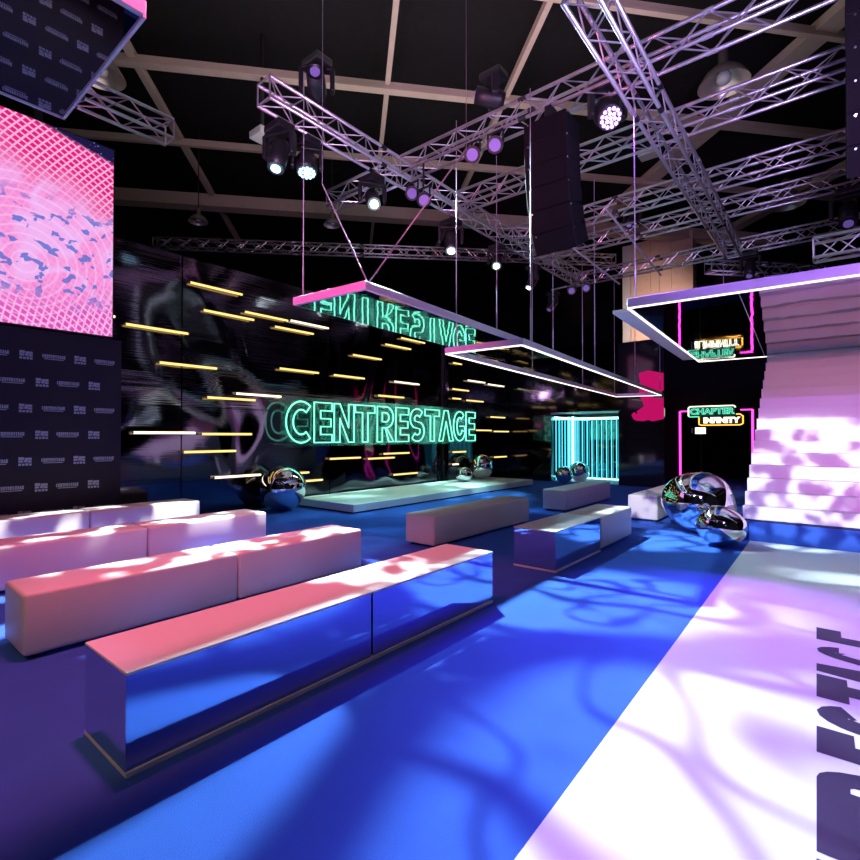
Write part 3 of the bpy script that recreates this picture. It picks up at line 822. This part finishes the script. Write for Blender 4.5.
# hall lamps
def dome(loc, rad, label, drop=.8):
    t = thing('dome_lamp', label, 'lamp', loc, 0, 'unlit dome lamps of the hall')
    bm = bmesh.new(); prof = [(rad, 0), (rad * .96, .10 * rad), (rad * .75, .45 * rad), (rad * .4, .75 * rad), (rad * .22, .85 * rad), (rad * .2, 1.5 * rad), (.02, 1.55 * rad)]
    rings = [[bm.verts.new((r_ * math.cos(a * math.pi / 12), r_ * math.sin(a * math.pi / 12), z_)) for a in range(24)] for r_, z_ in prof]
    for A, Bn in zip(rings, rings[1:]):
        for i in range(24): bm.faces.new((A[i], A[(i + 1) % 24], Bn[(i + 1) % 24], Bn[i]))
    obj('shade', bm, M['dome'], t, world=False, smooth=True)
    bm = bmesh.new(); bmesh.ops.create_uvsphere(bm, u_segments=12, v_segments=8, radius=rad * .3, matrix=Matrix.Translation((0, 0, rad * .3)))
    obj('bulb', bm, M['lamp_grey'], t, world=False, smooth=True)
    obj('stem', tb((0, 0, 1.5 * rad), (0, 0, 10.2 - loc[2]), .015, 6), M['blackmetal'], t, world=False)
dome((-10.8, 3.4, 8.3), .42, 'dome lamp beside the corner of the top left canopy')
dome((-13.9, 6.8, 7.5), .26, 'dome lamp above the far left of the mirror wall')
dome((-11.26, 9.39, 7.55), .24, 'dome lamp above the pink canopy, left of the slings')
dome((-1.87, 12.24, 9.), .5, 'dark dome lamp at the top between the right hand trusses', .3)
dome((-1.3, 19.9, 9.), .55, 'dark dome lamp seen low between trusses on the right', .3)
for loc, lab in (((-9.63, 6.09, 8.), 'small grey floodlight box left of the pair of big lamps'), ((-3.9, 13.98, 9.), 'flat grey ceiling floodlight right of the violet lamp')):
    t = thing('floodlight', lab, 'lamp', loc)
    obj('housing', B(-.22, .22, -.18, .18, -.08, .08, bev=.02), M['lamp_grey'], t, world=False)
    obj('bracket', B(-.03, .03, -.03, .03, .08, 10.2 - loc[2]), M['blackmetal'], t, world=False)

# ------------------------------------------------------------------ silver balloons
def balloon(loc, r, label, sx=(1, 1, 1), lump=.03, seed=0., tilt=0., name='silver_balloon'):
    bm = bmesh.new(); bmesh.ops.create_icosphere(bm, subdivisions=5, radius=1.)
    rm = Matrix.Rotation(tilt, 3, 'Y')
    for v in bm.verts:
        n = noise.noise(v.co * .9 + V((seed, 0, 0)))
        c = v.co * (1 + lump * n * 2)
        c = V((c.x * sx[0], c.y * sx[1], c.z * sx[2])); v.co = rm @ c * r
    zmin = min(v.co.z for v in bm.verts)
    for v in bm.verts: v.co.z -= zmin
    t = thing(name, label, 'balloon', loc, 0, 'mirror finished silver balloons')
    obj('skin', bm, M['chrome'], t, world=False, smooth=True)
    obj('base_ring', tb((0, 0, -.0), (0, 0, .012), r * .22, 16), M['blackmetal'], t, world=False)
balloon((-8.75, 6.04, 0), .455, 'large silver ball on the floor in front of the mirror wall', lump=.01)
balloon((-8.68, 13.2, .178), .38, 'larger silver balloon on the far end of the white platform', lump=.03, seed=2)
balloon((-8.50, 12.0, .178), .22, 'smallest silver balloon on the white platform', lump=.05, seed=5, sx=(1.1, 1.1, .95))
balloon((-6.86, 15.25, 0), .27, 'small silver balloon in front of the cyan portal, front one', lump=.03, seed=3)
balloon((-6.75, 16.2, 0), .33, 'small silver balloon inside the cyan portal, rear one', lump=.03, seed=4)
balloon((-1.71, 8.72, 0), .50, 'largest lumpy silver balloon on the blue floor near the stairs', sx=(1.08, .95, .95), lump=.06, seed=7, tilt=.3)
balloon((-1.27, 7.86, 0), .285, 'smaller silver balloon leaning at the foot of the stairs', sx=(1.08, 1., .95), lump=.05, seed=9, tilt=.2)

# ------------------------------------------------------------------ cyan portal
pt = thing('mirror_portal', 'glowing cyan alcove lined with mirrors and vertical light tubes', 'alcove', (-6.4, 16.5, 0))
obj('side_mirror', B(-7.54, -7.48, 15.73, 17.36, 0, 2.28), M['portal_mirror'], pt)
obj('back_mirror', B(-7.48, -5.20, 17.3, 17.36, 0, 2.28), M['portal_mirror'], pt)
obj('side_mirror', B(-5.26, -5.20, 15.73, 17.3, 0, 2.28), M['portal_mirror'], pt)
obj('roof_panel', B(-7.54, -5.20, 15.73, 17.36, 2.285, 2.32), M['blackmetal'], pt)
obj('lit_floor', B(-7.48, -5.26, 15.73, 17.3, .002, .02), M['satin'], pt)
for i in range(13):
    x = -7.40 + i * .17
    obj('light_tube', tb((x, 17.22, .02), (x, 17.22, 2.05), .010, 6), M['neon_c'], pt)
for i in range(6):
    y = 15.85 + i * .24
    obj('light_tube', tb((-7.42, y, .02), (-7.42, y, 2.05), .007, 6), M['neon_c'], pt)
obj('light_bar', B(-7.43, -5.3, 17.17, 17.22, 2.08, 2.15), M['neon_cw'], pt)
obj('light_bar', B(-7.46, -7.41, 15.8, 17.15, 2.08, 2.15), M['neon_cw'], pt)
obj('floor_light', B(-7.43, -5.3, 17.17, 17.22, .02, .05), M['neon_cw'], pt)
obj('corner_light', B(-7.43, -7.38, 17.16, 17.22, .03, 2.2), M['neon_cw'], pt)

# ------------------------------------------------------------------ doorway neon and chapter sign
nf = thing('neon_door_frame', 'pink neon outline around the dark doorway', 'light', (-2.9, 17.1, 0))
for x in (-3.87, -1.95):
    obj('upright_tube', tb((x, 17.12, .03), (x, 17.12, 2.27), .030, 8), M['neon_p'], nf)
obj('top_tube', tb((-3.87, 17.12, 2.27), (-3.55, 17.12, 2.27), .018, 8), M['neon_p'], nf)
obj('top_tube', tb((-2.25, 17.12, 2.27), (-1.95, 17.12, 2.27), .018, 8), M['neon_p'], nf)
cs = thing('neon_sign', 'neon sign reading CHAPTER INFINITY above the doorway', 'sign', (-2.8, 16.98, 2.2))
def zs(z): return 1.83 + (z - 1.95) * .80
def mp(u, v, w): return V((u, 16.98 + w, zs(v)))
def rrect(x0, x1, z0, z1, r=.07): 
    return arc(x1 - r, z1 - r, r, r, 0, 90, 4) + arc(x0 + r, z1 - r, r, r, 90, 180, 4) + arc(x0 + r, z0 + r, r, r, 180, 270, 4) + arc(x1 - r, z0 + r, r, r, 270, 360, 4)
obj('backing_panel', B(-3.58, -2.38, 17.03, 17.05, zs(2.28), zs(2.64)), pbr('teal_acrylic', (.01, .10, .08), rough=.3), cs)
obj('backing_panel', B(-3.28, -2.18, 17.03, 17.05, zs(1.98), zs(2.30)), M['blackmetal'], cs)
obj('outline_tube', curve_bm([(rrect(-3.60, -2.36, 2.26, 2.66)[:12] + [], False)], mp, r=.02, n=1), M['neon_w'], cs)
obj('outline_tube', curve_bm([([(-3.60, 2.58), (-3.60, 2.30), (-3.56, 2.27), (-3.3, 2.27)], False)], mp, r=.018, n=1), M['neon_t'], cs)
obj('outline_tube', curve_bm([([(-3.31, 2.24), (-3.31, 1.98), (-3.25, 1.95), (-2.24, 1.95), (-2.17, 2.0), (-2.17, 2.27), (-2.24, 2.34), (-2.34, 2.34)], False)], mp, r=.02, n=1), M['neon_o'], cs)
bm = text_loops_bm('CHAPTER', .30, lambda u, v, w: V((-2.98 + u * .90, 17.0 + w, zs(2.46 + v))), r=.009, offset=.006)
obj('letter_tube', bm, M['neon_t'], cs)
bm = text_loops_bm('INFINITY', .27, lambda u, v, w: V((-2.73 + u * .86, 16.99 + w, zs(2.12 + v))), r=.012, offset=.008)
obj('letter_tube', bm, M['neon_w'], cs)
ex = thing('lit_sign', 'small lit white rectangular sign in the dark doorway', 'sign', (-3.6, 18.5, 1.5))
obj('sign_face', B(-3.72, -3.42, 18.5, 18.52, 1.58, 1.78), M['exit'], ex)
obj('sign_housing', B(-3.76, -3.38, 18.52, 18.58, 1.54, 1.82), M['blackmetal'], ex)
obj('side_face', B(-3.84, -3.80, 18.5, 18.52, 1.6, 1.76), M['lamp_grey'], ex)
obj('post', tb((-3.57, 18.6, 0), (-3.57, 18.6, 1.6), .02, 8), M['blackmetal'], ex)
struct('wall_passage', B(-7, 4, 20.4, 20.5, 0, 5), M['black'])

# ------------------------------------------------------------------ unseen lamps added to light the place
def lamp(kind, name, loc, aim, energy, col, ang=60, blend=.5, size=.1, gobo=None):
    ld = bpy.data.lights.new(name, kind); ld.energy = energy; ld.color = col
    if kind == 'SPOT': ld.spot_size = R(ang); ld.spot_blend = blend; ld.shadow_soft_size = size
    elif kind == 'AREA': ld.size = size
    else: ld.shadow_soft_size = size
    if gobo: gobo(ld, rot_to(V(aim) - V(loc)), V(loc))
    o = bpy.data.objects.new(name, ld); C.objects.link(o); o.location = loc
    o.rotation_euler = rot_to(V(aim) - V(loc)).to_euler(); return o
# front rig added out of view to light the stairs and benches
FR = 'added front rig lamps behind the photographer'
moving_head((-1.5, -1.5, 6.02), (.6, 9.2, 1.0), 'unseen front rig lamp throwing the leaf pattern on the stairs', 'lens_w', size=1.2, grp=FR,
            beam=(6500, (.86, .90, 1.), 40, .1, .04, G(32., .47, .09, 9.2, branch=False, leaf=1., floor_=.0, cuts=[((-3, 8.48, 0), (3, 8.48, 0), (0, 9, 1)), ((-3, 6.4, 3.06), (3, 6.4, 3.06), (0, 9, 1))])))
moving_head((2.0, -.5, 5.1), (.5, 9.5, 1.6), 'added front rig lamp washing the stairs in violet', 'lens_p', size=1.2, wash=True, grp=FR,
            beam=(1700, (.42, .15, 1.), 50, .7, .2, P_([((-3, 8.48, 0), (3, 8.48, 0), (0, 9, 1))])))
moving_head((3.4, -2.2, 3.6), (.8, 11.5, 2.8), 'added low lamp on the right washing the upper stairs in pink', 'lens_c', size=1.2, wash=True, grp=FR,
            beam=(2300, (1., .26, .46), 36, .7, .2, P_([((-3, 6.6, 3.05), (3, 6.6, 3.05), (0, 9, 1)), ((-3, 8.48, 0), (3, 8.48, 0), (0, 9, 1))])))
moving_head((-2.0, -2.6, 5.6), (-3.7, 2.2, .3), 'added front rig lamp with a warm beam on the benches', 'lens_w', size=1.2, grp=FR,
            beam=(360, (1., .55, .26), 46, .8, .2, P_([((-2.38, 0, 0), (-2.38, 8, 0), (-4, 3, 0))])))
moving_head((-3.3, 1.7, 6.5), (-4.2, 1.7, 0), 'added overhead lamp washing the left benches in pink', 'lens_p', size=1.2, wash=True, grp=FR,
            beam=(1000, (1., .08, .27), 84, .6, .2, P_([((-2.38, 0, 0), (-2.38, 8, 0), (-4, 3, 0)), ((-9, 5.5, 0), (0, 5.5, 0), (-4, 2, 0))])))
for i_, (lab_, ln_) in enumerate((('added front rig lamp with a white lens for reflections', 'lens_w'), ('added front rig lamp with a violet lens for reflections', 'lens_p'), ('added front rig lamp with a blue lens for reflections', 'lens_c'))):
    moving_head((-3.6 - i_ * 1.2, -1.6, 6.02), (-4 - i_, 4, 0), lab_, ln_, size=1.1, wash=(i_ == 1), grp=FR)  # beamless heads added to sparkle in the silver balloons
truss((-7, -1.55, 6.2), (4, -1.55, 6.2), 'added front truss behind the photographer')  # unseen truss added along with the lamps behind the camera
lamp('SPOT', 'truss_fill_pink', (-4, 3.2, 3.6), (-3.6, 6.6, 6.2), 330, (1., .15, .35), 70, .8, .1)  # fill lamp without a fixture, added to tint the near truss
lamp('SPOT', 'truss_fill_left', (-3.4, 1.5, 4.2), (-6.2, 6, 6.2), 700, (.9, .5, .95), 80, .8, .2, P_([((-5.2, 3.8, 3.4), (-4, 3.8, 3.4), (-5, 5, 9))]))  # added fill, brightens the left end of the rig
lamp('SPOT', 'truss_fill_violet', (.5, 3., 3.6), (-1., 9, 6.2), 1300, (.62, .45, 1.), 100, .8, .2, P_([((-3, 6.4, 3.4), (3, 6.4, 3.4), (0, 9, 9))]))  # violet fill added for the cross trusses, no fixture
lamp('AREA', 'hall_fill', (-6, 8, 9.2), (-6, 8, 0), 30, (.9, .85, 1.), size=6)  # general fill added from above

w = bpy.data.worlds.new('World'); bpy.context.scene.world = w; w.use_nodes = True
w.node_tree.nodes['Background'].inputs[0].default_value = (.5, .42, .55, 1)
w.node_tree.nodes['Background'].inputs[1].default_value = .05
lamp('AREA', 'upward_hall_fill', (-5, 6, 6.8), (-5, 6, 12), 330, (1., .86, .80), size=9)  # fill added to lift the ceiling beams

lamp('SPOT', 'pillar_uplight', (-4.6, 18.2, 3.8), (-5.4, 21, 5.6), 1400, (1., .72, .55), 62, .7, .2)
lamp('SPOT', 'canopy_fill', (-3.2, -.5, 2.2), (-4.6, 3.9, 3.2), 1000, (1., .06, .40), 40, .8, .1)  # pink fill added for the near canopy edge, no fixture
# ------------------------------------------------------------------ camera
cd = bpy.data.cameras.new('camera'); cam = bpy.data.objects.new('camera', cd); C.objects.link(cam)
cd.sensor_width = 36.; cd.lens = 504. / 860. * 36.; cd.clip_end = 200
cam.location = (0, 0, 1.5); cam.rotation_euler = (R(90.7), 0, R(39.13))
S = bpy.context.scene; S.camera = cam
S.view_settings.view_transform = 'Standard'; S.view_settings.look = 'None'
S.view_settings.gamma = 1.; S.view_settings.use_curve_mapping = False; S.view_settings.exposure = 0.
S.cycles.use_denoising = True; S.cycles.max_bounces = 8; S.cycles.glossy_bounces = 6
S.cycles.sample_clamp_indirect = 6.
